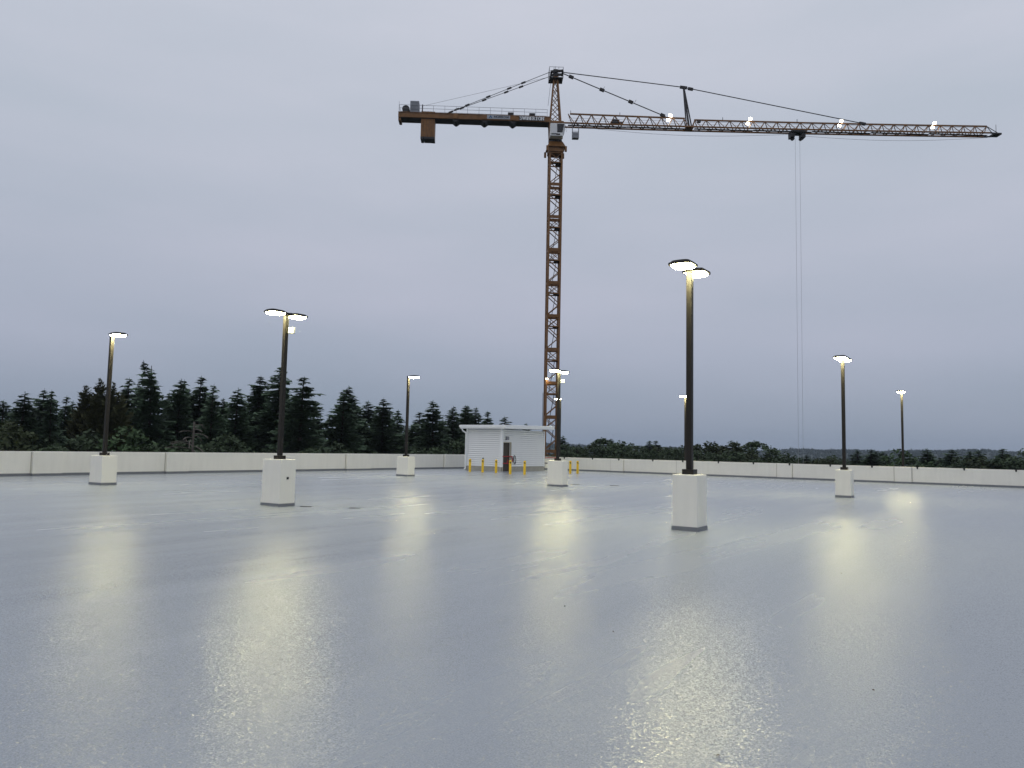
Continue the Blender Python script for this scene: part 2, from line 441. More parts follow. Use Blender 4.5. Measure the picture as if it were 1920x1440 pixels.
lamp('twin-headed lamp post with pale box near top, in front of the crane mast', -18.7, 32.3, 1.23, [90,-90], jbox=(.16,.10))
lamp('nearest and tallest-looking twin-headed lamp post on a narrow pedestal, right of centre', -5.85, 15.7, 1.16, [90,-90], pl=4.47, psize=(.55,.58))
lamp('smaller twin-headed lamp post on white pedestal near the right parapet', -5.7, 32.15, 1.06, [90,-90], psize=(.57,.62))
lamp('rightmost lamp post, rising from behind the right parapet', -5.93, YR+.62, .92, [-90], psize=(.8,.62), wall=True, pl=4.70)
lamp('lamp post mostly hidden behind the nearest twin-headed post', -19.85, YR+.62, .92, [-90], psize=(.8,.62), wall=True, pl=4.70)
lamp('lamp post mostly hidden behind the post in front of the crane mast', -30.2, YR+.62, .92, [-90], psize=(.8,.62), wall=True, pl=4.70)

# ------------------------------------------------------------------ shed (stair house)
BX0, BX1, BY0, BY1, BH = -33.0, -29.9, 43.9, 49.65, 2.95
sh = thing('shed', 'small white shed with horizontal siding and flat roof in the far deck corner', 'shed', (BX1, BY0, 0))
def sp(name, m, x0,x1,y0,y1,z0,z1, bevel=0, parent=None):
    return box_obj(name, m, parent or sh, x0-BX1, x1-BX1, y0-BY0, y1-BY0, z0, z1, bevel)
core = MB()
core.box(BX0-BX1+.12, -.12, .12, .25, 0, BH); core.box(BX0-BX1+.05, BX0-BX1+.2, .25, BY1-BY0-.05, 0, BH)
core.box(-.25,-.12,1.12,BY1-BY0-.05,0,BH); core.box(-.25,-.12,.25,1.12,2.05,BH); core.box(BX0-BX1+.2,-.25,BY1-BY0-.2,BY1-BY0-.05,0,BH)
core.build('wall', M['siding'], sh)
sp('plinth', M['conc'], BX0, BX1-.02, BY0, BY0+.05, -.1, .32)
sp('plinth', M['conc'], BX1-.05, BX1, BY0+1.14, BY1, -.1, .32)
nb = 18; bh = (BH-.34)/nb
def board_mesh(L_):
    b = MB(); h = bh*.74
    prof = [(-.06,0),(.045,0),(.045,.02),(.020,h),(-.06,h)]     # (out, up)
    for s_ in (0, L_):
        for o, u in prof: b.v.append((s_, -o, u))
    n = len(prof)
    for i in range(n): j = (i+1) % n; b.f.append((i, j, n+j, n+i))
    b.f.append(tuple(range(n-1,-1,-1))); b.f.append(tuple(range(n, 2*n)))
    return b.mesh('siding_board', M['siding'])
LF = board_mesh(BX1-BX0-.28)
RF = board_mesh(BY1-BY0-1.26-.12); RT = board_mesh(BY1-BY0-.16-.12)
for k in range(nb):
    z = .34+k*bh
    obj('siding_board', LF, sh, (BX0-BX1+.13, .052, z))
    if z < 2.06: obj('siding_board', RF, sh, (-.052, 1.26, z), math.pi/2)
    else: obj('siding_board', RT, sh, (-.052, .16, z), math.pi/2)
sp('corner_trim', M['trim'], BX1-.15, BX1+.012, BY0-.012, BY0+.16, .3, BH, .006)
sp('corner_trim', M['trim'], BX0-.012, BX0+.13, BY0-.012, BY0+.05, .3, BH, .006)
sp('corner_trim', M['trim'], BX1-.05, BX1+.012, BY1-.12, BY1+.012, .3, BH, .006)
# door with frame, braced with red tape
sp('door_frame', M['frame'], BX1-.06, BX1-.012, BY0+.161, BY0+.2, 0, 2.06)
sp('door_frame', M['frame'], BX1-.06, BX1+.02, BY0+1.1, BY0+1.16, 0, 2.06)
sp('door_frame', M['frame'], BX1-.06, BX1+.02, BY0+.2, BY0+1.1, 2.0, 2.058)
dr = sp('door', M['door'], BX1-.16, BX1-.10, BY0+.2, BY0+1.1, 0, 2.0)
MB().box(0,.05,-.06,.06,0,.03).build('door_handle', M['rail'], dr, (.03,.3,1.02))
rs = thing('barrier_tape', 'dark red barrier strips stretched across the shed doorway', 'tape', (BX1+.03, BY0+.65, .55))
MB().bar((0,-.56,.49),(0,.62,.50),.05,.06).build('strip', M['red'], rs)
MB().bar((0,-.52,.02),(0,.50,.0),.045,.07).build('strip', M['red'], rs)
MB().bar((.0,.60,.50),(.02,.66,.12),.06,.05).build('strip', M['red'], rs)
MB().bar((-.01,.02,.02),(-.01,.1,.28),.06,.05).build('strip', M['red'], rs)
# roof slab with fascia, slightly rising to the back
rf = MB(); y0r, y1r = BY0-.42, BY1+.50
rf.taper(BX0-BX1-.30,.55,y0r-BY0,y1r-BY0,2.955, BX0-BX1-.30,.55,y0r-BY0,y1r-BY0,3.215)
for i, v in enumerate(rf.v):
    if v[1] > 1: rf.v[i] = (v[0], v[1], v[2]+.13)
ro = rf.build('roof', M['trim'], sh, bevel=.02)
gt = MB(); gt.box(BX0-BX1-.33,.58,y0r-BY0-.03,y0r-BY0-.004,3.06,3.20); gt.build('gutter', M['trim'], ro)
dsp = MB(); dsp.path([(BX0-BX1-.16,-.36,2.98),(BX0-BX1-.10,-.30,2.80),(BX0-BX1+.03,-.075,2.66),(BX0-BX1+.03,-.075,.16),(BX0-BX1+.05,-.22,.06)], .11, n=6)
dsp.build('downspout', M['trim'], sh)
lf = sp('wall_light', M['grey'], BX1-.05, BX1+.09, BY0+.50, BY0+.78, 2.20, 2.44, .02)
MB().box(0,.03,-.035,.035,0,.05).build('sensor', M['black'], lf, (.0,-.2,.02)); MB().box(0,.03,-.03,.03,0,.04).build('sensor', M['black'], lf, (.0,-.2,.2))
cb = MB(); pts = []
for k in range(26):
    a = k*.55; pts.append((.02+.002*k, 1.58+.17*math.cos(a)*(1-.012*k), .88+.26*math.sin(a*1.0)-.006*k))
cb.path(pts, .022, n=4); cb.build('cable_coil', M['black'], sh)
sp('hose_bib', M['black'], -31.5, -31.44, BY0-.06, BY0+.02, .80, .92)
# small red and black barrier at the shed's far corner
br = thing('barrier_rail', 'short red and black rail between the shed and the right parapet', 'rail', (BX1+.1, BY1+.7, 0))
MB().bar((-.3,-.6,.95),(.35,.7,.97),.05,.07).build('red_rail', M['red'], br)
MB().bar((-.3,-.6,.55),(.35,.7,.56),.05,.07).build('black_rail', M['black'], br)
for s_ in (-1, 1): MB().bar((.3*s_,.6*s_,0),(.3*s_,.6*s_,1.05),.05).build('post', M['black'], br)

# ------------------------------------------------------------------ bollards
def bollard(label, x, y):
    t = thing('bollard', label, 'bollard', (x, y, dz(x, y)), 0, 'yellow bollards around the shed')
    b = MB(); r = .082; n = 12; rings = [(0,r),(.80,r),(.845,r*.82),(.868,r*.45),(.874,.004)]
    for z, q in rings:
        for i in range(n): b.v.append((q*math.cos(2*math.pi*i/n), q*math.sin(2*math.pi*i/n), z))
    for k in range(len(rings)-1):
        for i in range(n):
            j = (i+1) % n; b.f.append((k*n+i, k*n+j, (k+1)*n+j, (k+1)*n+i))
    smooth(b.build('sleeve', M['yellow'], t))
    s = MB(); 
    for i in range(-2, 3):
        for z in (.68, .765):
            a = math.radians(-58+i*17); s.v.append(((r+.003)*math.cos(a), (r+.003)*math.sin(a), z-.012*i))
    for i in range(4): s.f.append((2*i, 2*i+2, 2*i+3, 2*i+1))
    s.build('dark_band', M['black'], t)
    return t
for (x, y), lb in zip(((-30.66,41.27),(-29.63,41.3),(-28.6,41.37),(-27.0,40.64),(-26.01,40.79),(-25.31,45.43),(-25.06,46.0)),
    ('yellow bollard farthest left, by the shed downspout', 'second yellow bollard from the left, in front of the shed',
     'third yellow bollard from the left, near the shed corner', 'yellow bollard standing in front of the shed door',
     'yellow bollard alone in front of the shed side wall', 'left one of two yellow bollards right of the lamp pedestal',
     'right one of two yellow bollards right of the lamp pedestal')):
    bollard(lb, x, y)

# ------------------------------------------------------------------ deck drains and litter
def drain(label, x, y, L_, rz):
    t = thing('floor_drain', label, 'drain', (x, y, dz(x, y)+.004), rz, 'drains in the deck')
    f = MB(); w = .05
    for a, b_, c, d in ((-L_/2,L_/2,-w,-w+.03),(-L_/2,L_/2,w-.03,w),(-L_/2,-L_/2+.03,-w+.03,w-.03),(L_/2-.03,L_/2,-w+.03,w-.03)): f.box(a,b_,c,d,-.03,.012)
    f.build('drain_frame', M['iron'], t)
    MB().box(-L_/2+.03,L_/2-.03,-w+.03,w-.03,-.03,.003).build('drain_pit', M['black'], t)
    n = 6; sm = MB().box(-.009,.009,-w+.03,w-.03,.003,.010).mesh('grate_bar', M['iron'])
    for k in range(n): obj('grate_bar', sm, t, (-L_/2+L_*(k+1)/(n+1), 0, 0))
drain('thin drain slot just right of the large pedestal with an outlet', -17.5, 15.55, .34, .5)
drain('thin drain slot farther right of the large pedestal with an outlet', -15.95, 15.98, .32, .5)
drain('drain slot just right of the pedestal before the crane mast', -18.75, 34.15, .45, .6)
drain('drain slot between the crane mast pedestal and nearest lamp post', -16.75, 34.55, .45, .6)
lr = random.Random(5); lt = MB()
for x, y in ((-1.4,4.2),(-.9,6.0),(-5.2,8.4),(-4.0,7.1),(1.2,9.6),(-9.0,11.2),(-12.8,9.4),(-7.6,18.0),(-2.1,11.5),(-3.1,6.4),(.6,7.4),(-8.4,6.1),(-11,7),(-1,14),(-6,11)):
    r = lr.uniform(.008,.02); a = lr.uniform(0, 6)
    z = dz(x, y)+.003; i0 = len(lt.v)
    for k in range(5):
        t_ = a+2*math.pi*k/5; lt.v.append((x+r*math.cos(t_)*lr.uniform(.4,1.3), y+r*math.sin(t_), z+lr.uniform(0,.012)))
    lt.f.append(tuple(i0+k for k in range(5)))
o = lt.build('litter', M['bark']); o['label'] = 'tiny dark specks of leaf litter scattered on the grey deck'; o['category'] = 'litter'; stuff(o)

# ================================================================== TOWER CRANE
CX, CY = -58.59, 98.96
cr_root = thing('tower_crane', 'tall ochre tower crane with long lattice jib reaching right behind the shed', 'crane', (CX, CY, GZ))
O = 16.0                       # local z = height above deck + O
JR = math.radians(35.3); MR = math.radians(38.0)
W = .92                        # half mast width
def ring_mesh(nm, z, h):
    rg = MB()
    for s_ in (-1,1):
        rg.bar((-W,s_*W,z+h/2),(W,s_*W,z+h/2),.12,h); rg.bar((s_*W,-W,z+h/2),(s_*W,W,z+h/2),.12,h)
    return rg.mesh(nm, M['crane'])
CHORD = MB().box(-.13,.13,-.13,.13,.002,5.098).mesh('chord', M['crane'])
SEC = ring_mesh('mast_section', 0, .22); RINGS = [ring_mesh('horizontal_frame', 3.36, .16), ring_mesh('horizontal_frame', 4.86, .22)]
bc = MB()
for s_ in (-1,1):
    for fl in (0,1):
        def P_(u, z): return (u*W, s_*W, z) if fl == 0 else (s_*W, u*W, z)
        q = [(-1,.2),(1,1.8),(-1,3.4)] if (fl+s_) % 2 else [(1,.2),(-1,1.8),(1,3.4)]
        for (a, za), (b_, zb) in zip(q, q[1:]): bc.bar(P_(a,za), P_(b_,zb), .12)
        bc.bar(P_(-1,3.4), P_(1,4.9), .09); bc.bar(P_(1,3.4), P_(-1,4.9), .09)
BRC = bc.mesh('bracing', M['crane'])
PLT = MB().box(-W,W,-W,.1,3.50,3.56).box(.1,W,.1,W,3.50,3.56).mesh('rest_platform', M['craned'])
ld = MB()
for s_ in (-.2,.2): ld.bar((-.45,s_-.3,-1.4),(.40,s_-.3,3.5),.05)
for k in range(15):
    t_ = k/15; ld.bar((-.45+.85*t_,-.5,-1.4+4.9*t_),(-.45+.85*t_,-.1,-1.4+4.9*t_),.035)
LAD = ld.mesh('ladder', M['craned'])
NSEC = 12
for k in range(NSEC):
    z = 47.2-5.1*(k+1)
    s_ = obj('mast_section', SEC, cr_root, (0,0,z+O), MR)
    for nm, me in (('horizontal_frame', RINGS[0]), ('horizontal_frame', RINGS[1]), ('bracing', BRC), ('rest_platform', PLT), ('ladder', LAD)): obj(nm, me, s_)
    for sx in (-1,1):
        for sy in (-1,1): obj('chord', CHORD, s_, (sx*W, sy*W, 0))
zb = 47.2-5.1*NSEC
ft = MB()
for sx in (-1,1):
    for sy in (-1,1):
        ft.bar((sx*W,sy*W,zb+O),(sx*W,sy*W,0),.3)
ft.box(-3,3,-3,3,-.2,.5); ft.build('crane_base', M['conc'], cr_root, rz=MR)
# conduit and cables down the left of the mast
MB().bar((-W-.45,-W,10+O),(-W-.45,-W,-4+O),.07).build('power_cable', M['rope'], cr_root, rz=MR)
# collar, slewing ring
c_ = MB(); c_.taper(-1.0,1.0,-1.0,1.0,48.75+O, -1.0,1.0,-1.0,1.0,48.76+O)
c_ = MB(); c_.taper(-1.42,1.42,-1.42,1.42,47.9+O, -1.0,1.0,-1.0,1.0,48.8+O); c_.box(-1.15,1.15,-1.15,1.15,47.2+O,47.9+O)
for sx in (-1,1):
    for sy in (-1,1): c_.box(sx*1.42-.16,sx*1.42+.16,sy*1.42-.16,sy*1.42+.16,47.1+O,47.9+O)
c_.build('mast_collar', M['crane'], cr_root, rz=MR)
s_ = MB(); n = 16
s_.prism([(1.05*math.cos(2*math.pi*i/n),1.05*math.sin(2*math.pi*i/n)) for i in range(n)], 48.8+O, 49.25+O)
slew = s_.build('slewing_ring', M['craned'], cr_root, rz=JR)
s_ = MB(); s_.taper(-.95,.95,-.95,.95,49.25+O,-1.1,1.1,-1.1,1.1,51.6+O)
for a in (-1,1):
    for e in (-1,1): s_.bar((a*1.0,e*1.0,49.3+O),(a*1.1,e*.2,51.4+O),.14)
s_ = MB()
for a in (-1,1):
    for e in (-1,1): s_.bar((a*.9,e*.9,49.25+O),(a*1.0,e*1.0,51.9+O),.24)
    s_.bar((a*.9,-.9,49.3+O),(a*1.0,.9,51.4+O),.14); s_.bar((a*.9,.9,49.3+O),(a*.9,-.9,51.4+O),.14)
    s_.bar((-.9,a*.9,49.3+O),(.9,a*1.0,51.4+O),.14); s_.bar((.9,a*.9,49.3+O),(-.9,a*1.0,51.4+O),.14)
s_.box(-1.05,-.2,-1.0,1.0,49.3+O,50.2+O); s_.box(-.6,.6,-.6,.6,49.25+O,51.2+O); s_.box(-1.15,1.15,-1.1,1.1,51.75+O,52.05+O)
s_.build('slewing_platform', M['crane'], cr_root, rz=JR)
# cab
cabo = MB(); cabo.taper(-1.0,.95,-2.3,-1.05,49.15+O, -1.0,1.25,-2.3,-1.05,51.15+O)
cb_ = cabo.build('cab', M['cab'], cr_root, rz=JR, bevel=.05)
g = MB(); g.taper(.05,.86,-2.33,-2.29,49.72+O, .02,1.10,-2.33,-2.29,51.05+O); g.build('side_window', M['glass'], cb_)
g = MB(); g.taper(1.09,1.14,-2.2,-1.15,49.7+O, 1.22,1.27,-2.2,-1.15,51.05+O); g.build('front_window', M['glass'], cb_)
# stroke lettering --------------------------------------------------
def arc(cx, cy, rx, ry, a0, a1, n=7): return [(cx+rx*math.cos(math.radians(a0+(a1-a0)*i/n)), cy+ry*math.sin(math.radians(a0+(a1-a0)*i/n))) for i in range(n+1)]
GL = {
 'S': [arc(.28,.74,.22,.22,20,200)+[(.16,.62),(.44,.40)]+arc(.28,.25,.22,.23,20,-160)],
 'W': [[(0,1),(.2,0)],[(.2,0),(.4,.8)],[(.4,.8),(.6,0)],[(.6,0),(.8,1)]],
 'I': [[(.1,0),(.1,1)]], 'N': [[(0,0),(0,1)],[(0,1),(.5,0)],[(.5,0),(.5,1)]],
 'E': [[(0,0),(0,1)],[(0,.95),(.42,.95)],[(0,.5),(.36,.5)],[(0,.05),(.42,.05)]],
 'R': [[(0,0),(0,1)],[(0,.96),(.28,.96)]+arc(.28,.74,.17,.22,90,-90)+[(0,.52)],[(.22,.5),(.5,0)]],
 'T': [[(.25,0),(.25,1)],[(0,.95),(.5,.95)]], 'O': [arc(.32,.5,.30,.48,0,360,14)],
 'M': [[(0,0),(0,1)],[(0,1),(.33,.2)],[(.33,.2),(.66,1)],[(.66,1),(.66,0)]],
 'L': [[(0,1),(0,0)],[(0,.05),(.4,.05)]], 'B': [[(0,0),(0,1)],[(0,.96),(.24,.96)]+arc(.24,.74,.15,.22,90,-90)+[(0,.52)],[(.24,.52)]+arc(.26,.27,.18,.24,90,-90)+[(0,.04)]],
 'H': [[(0,0),(0,1)],[(.46,0),(.46,1)],[(0,.5),(.46,.5)]]}
GW = {'S':.56,'W':.84,'I':.2,'N':.52,'E':.46,'R':.54,'T':.52,'O':.66,'M':.68,'L':.42,'B':.5,'H':.5}
SERIF = {'W':[(0,1),(.4,.95),(.8,1)],'I':[(.1,0),(.1,1)],'N':[(0,0),(0,1),(.5,1)],'E':[(0,0),(0,1)],'R':[(0,0),(0,1),(.5,0)],'T':[(.25,0)]}
def lettering(word, x0, x1, z0, h, yf, m, parent, stroke, serif=False, first=1.0):
    total = sum(GW[c]+.16 for c in word)-.16; sx = (x1-x0)/total
    for i, c in enumerate(word):
        b = MB(); hh = h*(first if i == 0 else 1.0)
        for pl in GL[c]:
            for (a, za), (e, ze) in zip(pl, pl[1:]):
                p = Vector((x0+a*sx, 0, z0+za*hh)); q = Vector((x0+e*sx, 0, z0+ze*hh)); d = (q-p)
                if d.length < 1e-5: continue
                d.normalize(); w = stroke*(.5 if serif and abs(d.x) > .35 and abs(d.z) < .95 and c not in 'SO' else 1.0)
                nn = Vector((-d.z, 0, d.x))*w/2; i0 = len(b.v)
                p -= d*w*.2; q += d*w*.2
                for vv in (p+nn, p-nn, q-nn, q+nn): b.v.append((vv.x, yf, vv.z))
                b.f.append((i0,i0+1,i0+2,i0+3))
        if serif:
            for a, za in SERIF.get(c, []):
                X = x0+a*sx; Zz = z0+za*hh; i0 = len(b.v); k = stroke*1.0; tz = .05*h
                Zz += tz/2 if za < .5 else -tz/2
                for dx, dz_ in ((-k,-tz),(k,-tz),(k,tz),(-k,tz)): b.v.append((X+dx, yf-.002, Zz+dz_))
                b.f.append((i0,i0+1,i0+2,i0+3))
        b.build('letter', m, parent)
        x0 += (GW[c]+.16)*sx
lettering('LIEBHERR', -.9, -.02, 49.36+O, .17, -2.325, M['print_dark'], cb_, .05)
MB().box(-.1,.5,-2.33,-2.305,49.30+O,49.52+O).build('dark_panel', M['craned'], cb_)
wr = MB(); wr.path([(1.28,-1.7,51.1+O),(1.55,-1.8,50.8+O),(1.4,-1.8,50.4+O),(1.5,-1.9,50.0+O)], .04); wr.build('cable', M['rope'], cb_)

# tower top
tt = MB()
for e in (-1,1):
    tt.bar((-.95,e*.85,52.0+O),(-.42,e*.42,59.5+O),.22); tt.bar((.70,e*.85,52.0+O),(.10,e*.42,59.5+O),.22)
tt.box(-.5,.2,-.5,.5,59.3+O,59.5+O)
ttop = tt.build('tower_top', M['crane'], cr_root, rz=JR)
tb = MB()
for k in range(5):
    f0, f1 = k/5, (k+1)/5
    def T_(a, e, f): 
        return ((-.95+.53*f) if a < 0 else (.70-.6*f), e*(.85-.43*f), 52.0+7.4*f+O)
    for e in (-1,1):
        tb.bar(T_(-1,e,f0), T_(1,e,f1), .085); tb.bar(T_(1,e,f0), T_(-1,e,f1), .085)
    for a in (-1,1): tb.bar(T_(a,-1,f0), T_(a,1,f1), .08)
tb.build('bracing', M['crane'], ttop)
ca = MB()
for e in (-.25,.25): ca.bar((-1.25,e,55.0+O),(-.75,e,60.2+O),.04)
for k in range(16): 
    t_ = k/15; ca.bar((-1.25+.5*t_,-.25,55+5.2*t_+O),(-1.25+.5*t_,.25,55+5.2*t_+O),.03)
ca.build('ladder', M['rail'], ttop)
hd = MB(); hd.box(-.55,.15,-.55,.55,59.5+O,60.6+O); hd.bar((-.9,-.6,60.15+O),(1.0,-.6,60.35+O),.30); hd.bar((-.9,.6,60.15+O),(1.0,.6,60.35+O),.30)
hd.bar((.9,-.7,60.2+O),(.9,.7,60.2+O),.3,n=8); hd.bar((-.85,-.7,60.1+O),(-.85,.7,60.1+O),.3,n=8)
hd.build('sheave_head', M['craned'], ttop)
pk = MB(); pk.box(-1.2,.95,-1.0,1.0,59.0+O,59.08+O)
for a in (-1.2,-.5,.25,.95):
    for e in (-1,1): pk.bar((a,e,59.0+O),(a,e,60.75+O),.05)
for z in (59.5,60.1,60.72):
    for e in (-1,1): pk.bar((-1.2,e,z+O),(.95,e,z+O),.04)
    for a in (-1.2,.95): pk.bar((a,-1,z+O),(a,1,z+O),.04)
pk.bar((-.2,0,60.6+O),(-.2,0,61.3+O),.05)
pk.build('top_platform', M['craned'], ttop)

# counter-jib
cj = MB()
for e in (-1,1):
    cj.box(-24.3,-1.0,e*1.0-.09,e*1.0+.09,51.86+O,52.58+O); cj.box(-24.3,-1.0,e*1.0-.17,e*1.0+.17,52.58+O,52.66+O)
cj.box(-24.3,-23.9,-.9,.9,51.4+O,52.6+O)
cjo = cj.build('counter_jib', M['crane'], cr_root, rz=JR)
MB().box(-23.9,-1.0,-.89,.89,51.80+O,51.855+O).build('deck_plate', M['craned'], cjo)
for x in (-15.5,-11.1,-6.7):
    b = MB(); n = 10
    i0 = 0
    for yy_ in (-1.16,-1.08):
        for i in range(n): b.v.append((x+.42*math.cos(2*math.pi*i/n), yy_, 52.28+O+.40*math.sin(2*math.pi*i/n)))
    for i in range(n): j = (i+1) % n; b.f.append((i,j,n+j,n+i))
    b.f.append(tuple(range(n))); b.f.append(tuple(range(2*n-1,n-1,-1)))
    b.build('splice_plate', M['crane'], cjo)
    b = MB(); b.taper(x-.12,x+.12,-.95,.95,51.45+O,x-.55,x+.55,-.95,.95,51.79+O); b.build('splice_bracket', M['craned'], cjo)
r_ = MB()
for e in (-1.15,1.15):
    for k in range(14): r_.bar((-24.2+k*1.75,e,52.66+O),(-24.2+k*1.75,e,53.75+O),.045)
    for z in (53.25,53.75): r_.bar((-24.2,e,z+O),(-1.4,e,z+O),.04)
for z in (53.25,53.75): r_.bar((-24.2,-1.15,z+O),(-24.2,1.15,z+O),.04)
r_.bar((-24.2,-1.15,53.7+O),(-24.2,-1.15,54.3+O),.04)
r_.build('railing', M['rail'], cjo)
wid = 2.15/5
for k in range(5):
    x = -20.82+k*wid
    o = MB().box(x,x+wid-.03,-.86,.86,48.95+O,52.95+O).build('counterweight', M['crane'], cjo)
    if k == 0 or k == 4: MB().box(x-.01,x+wid-.02,-.87,.87,48.6+O,48.945+O).build('bottom_block', M['craned'], o)
MB().box(-20.35,-19.1,-.865,.865,48.62+O,48.93+O).build('counterweight_foot', M['craned'], cjo)
gb = MB(); gb.box(-22.55,-21.2,-.9,.6,52.7+O,54.55+O); g_ = gb.build('control_cabinet', M['grey'], cjo, bevel=.03)
for z in (53.2,53.75,54.2): MB().box(-22.5,-21.25,-.915,-.902,z+O,z+.03+O).build('seam', M['craned'], g_)
dm = MB(); dm.bar((-23.2,-.9,53.25+O),(-23.2,.7,53.25+O),1.15,n=14); dm.build('winch_drum', M['craned'], cjo)
MB().bar((-20.7,-.4,52.6+O),(-20.7,-.4,54.2+O),.16).build('rope_guide', M['craned'], cjo)
for x in (-7.5,-4.2):
    MB().box(x,x+.9,-.95,-.3,52.68+O,53.2+O).build('equipment_box', M['craned'], cjo)
bn = MB().box(-10.7,-7.15,-1.15,-1.10,52.00+O,52.62+O).build('banner', M['bgrey'], cjo)
bn['label'] = 'grey banner with a blue triangle and dark lettering'
lettering('MORROW', -9.6, -7.35, 52.15+O, .34, -1.156, M['print_dark'], bn, .075)
tr = MB(); tr.v = [(-10.45,-1.156,52.12+O),(-9.85,-1.156,52.12+O),(-10.15,-1.156,52.55+O)]; tr.f = [(0,1,2)]; tr.build('emblem', M['print_blue'], bn)
tr = MB(); tr.v = [(-10.25,-1.158,52.12+O),(-10.12,-1.158,52.12+O),(-10.16,-1.158,52.34+O)]; tr.f = [(0,1,2)]; tr.build('emblem', M['bgrey'], bn)
bn = MB().box(-5.75,-1.9,-1.15,-1.10,51.92+O,52.66+O).build('banner', M['bblack'], cjo)
bn['label'] = 'black banner with bold white serif lettering'
lettering('SWINERTON', -5.66, -1.98, 52.02+O, .50, -1.156, M['print_white'], bn, .135, serif=True, first=1.18)

# tie bars
def tie(name, pts, w, blocks=(), m='craned', dy=0.0):
    o = MB().path([(x, dy, z+O) for x, z in pts], w, n=6).build(name, M[m], cr_root, rz=JR)
    for (x, z, dx, dzz) in blocks:
        MB().bar((x-dx,dy,z-dzz+O),(x+dx,dy,z+dzz+O),w*2.6,w*2.6).build('coupling', M[m], o)
def along(p, q, fr): return (p[0]+(q[0]-p[0])*fr, p[1]+(q[1]-p[1])*fr)
for dy, q in ((.75,(-18.1,53.0)),(-.75,(-17.0,52.75))):
    p = (-.95,60.05); bl = []
    for fr in (.265,.40,.60,.80,.90):
        c = along(p, q, fr); bl.append((c[0],c[1],.32,.14))
    tie('tie_bar', [p, q], .085, bl, dy=dy)
tie('stay_rope', [(-20.6,54.2),(-1.0,59.6)], .035, m='rope')
bl = [(*along((1.0,60.2),(17.2,53.8),f), .35,-.14) for f in (.08,.38,.66,.97)]
tie('tie_bar', [(1.0,60.2),(17.2,53.8)], .15, bl)
bl = [(20.0,58.62,.55,-.06),(21.1,58.42,.4,-.07),(48.4,53.75,.5,-.08)]
tie('tie_bar', [(1.0,60.4),(20.0,58.65),(48.9,53.7)], .14, bl)
for x, z in ((7.3,57.85),(12.3,55.9)): MB().bar((x,0,z+O),(x+.25,0,z+.45+O),.05).build('marker', M['craned'], cr_root, rz=JR)

# jib
def zb_(s): return 51.9+.00015*s*s
def zt_(s): return (53.72-.006*s) if s < 20.9 else 53.34+.00014*s*s
PN = 1.753
def jib_section(s0, s1, first=False, last=False):
    root = MB().bar((s0+(.3 if first else 0),0,zt_(s0+.01)+O),(s1-.02,0,zt_(s1-.3)+O),.20).build('jib_section', M['crane'], cr_root, rz=JR)
    for e in (-.78,.78):
        MB().bar((s0-(1.0 if first else 0),e,zb_(s0)+O),(s1-.02,e,zb_(s1)+O),.20).build('bottom_chord', M['crane'], root)
    n = max(1, round((s1-s0)/PN)); d = (s1-s0)/n
    a = MB(); b = MB(); r = MB()
    for k in range(n):
        x0 = s0+k*d; xm = x0+d/2; x1 = x0+d
        for e in (-.78,.78):
            a.bar((x0,0,zt_(x0+.01)+O),(xm,e,zb_(xm)+O),.095); a.bar((xm,e,zb_(xm)+O),(x1,0,zt_(x1-.3)+O),.095)
        b.bar((xm,-.78,zb_(xm)+O),(xm,.78,zb_(xm)+O),.09)
        b.bar((xm,-.78,zb_(xm)+O),(xm+d*(0 if k == n-1 else 1),.78,zb_(xm)+O),.08)
    a.build('lacing', M['crane'], root); b.build('bottom_bracing', M['crane'], root)
    for z in (.55,.95): r.bar((s0,-.45,zb_(s0)+z+O),(s1,-.45,zb_(s1)+z+O),.028)
    r.build('walkway_wire', M['rail'], root)
    MB().box(s0,s1-.03,-.22,.22,zb_((s0+s1)/2)-.06+O,zb_((s0+s1)/2)-.02+O).build('walkway', M['craned'], root)
cuts = [1.9,11.05,20.2]
for i in (0,1): jib_section(cuts[i], cuts[i+1], first=(i == 0))
cuts = [21.7,31.0,40.35,49.7,59.0,68.4]
for i in range(5): jib_section(cuts[i], cuts[i+1])
cn = MB()
for e in (-.78,.78): cn.bar((20.1,e,zb_(20.2)+O),(21.8,e,zb_(21.7)+O),.22)
for e in (-.78,.78): cn.bar((20.0,0,zt_(20)+O),(20.7,e,zb_(20.7)+O),.10); cn.bar((21.8,0,zt_(21.8)+O),(21.3,e,zb_(21.3)+O),.10)
cn.box(20.2,21.4,-.7,.7,51.78+O,52.05+O)
cn.build('jib_joint', M['crane'], cr_root, rz=JR)
tp = MB()
for e in (-.78,.78):
    tp.bar((68.4,e,zb_(68.4)+O),(70.3,e*.6,zb_(69)+O),.18); tp.bar((68.4,0,zt_(68.4)+O),(69.9,e*.6,zb_(69)+.1+O),.08)
tp.box(69.2,70.4,-.6,.6,zb_(69)-.12+O,zb_(69)+.14+O); tp.bar((69.9,0,zb_(69)+O),(69.9,0,zb_(69)+1.7+O),.05)
tp.build('jib_tip', M['craned'], cr_root, rz=JR)
st = MB()
for e in (-.55,.55):
    st.bar((20.0,e*.15,58.6+O),(20.65,e,52.0+O),.16); st.bar((20.05,e*.15,58.6+O),(21.15,e,52.0+O),.16)
for f in (.45,.62,.8):
    st.bar((20.0+.65*f,0-.3*f,58.6-6.6*f+O),(20.05+1.1*f,.3*f,58.6-6.6*f+O),.09)
st.build('jib_strut', M['craned'], cr_root, rz=JR)
for x in (2.3,10.0,26.2,38.0):
    MB().bar((x,0,zt_(x)+O),(x,0,zt_(x)+.55+O),.07).build('marker', M['craned'], cr_root, rz=JR)
jm = MB(); jm.box(8.6,10.4,-.35,.35,52.35+O,52.6+O); jm.bar((9.1,-.3,52.75+O),(9.1,.5,52.75+O),.55,n=10); jm.box(9.2,9.9,-.3,.3,52.6+O,52.95+O)
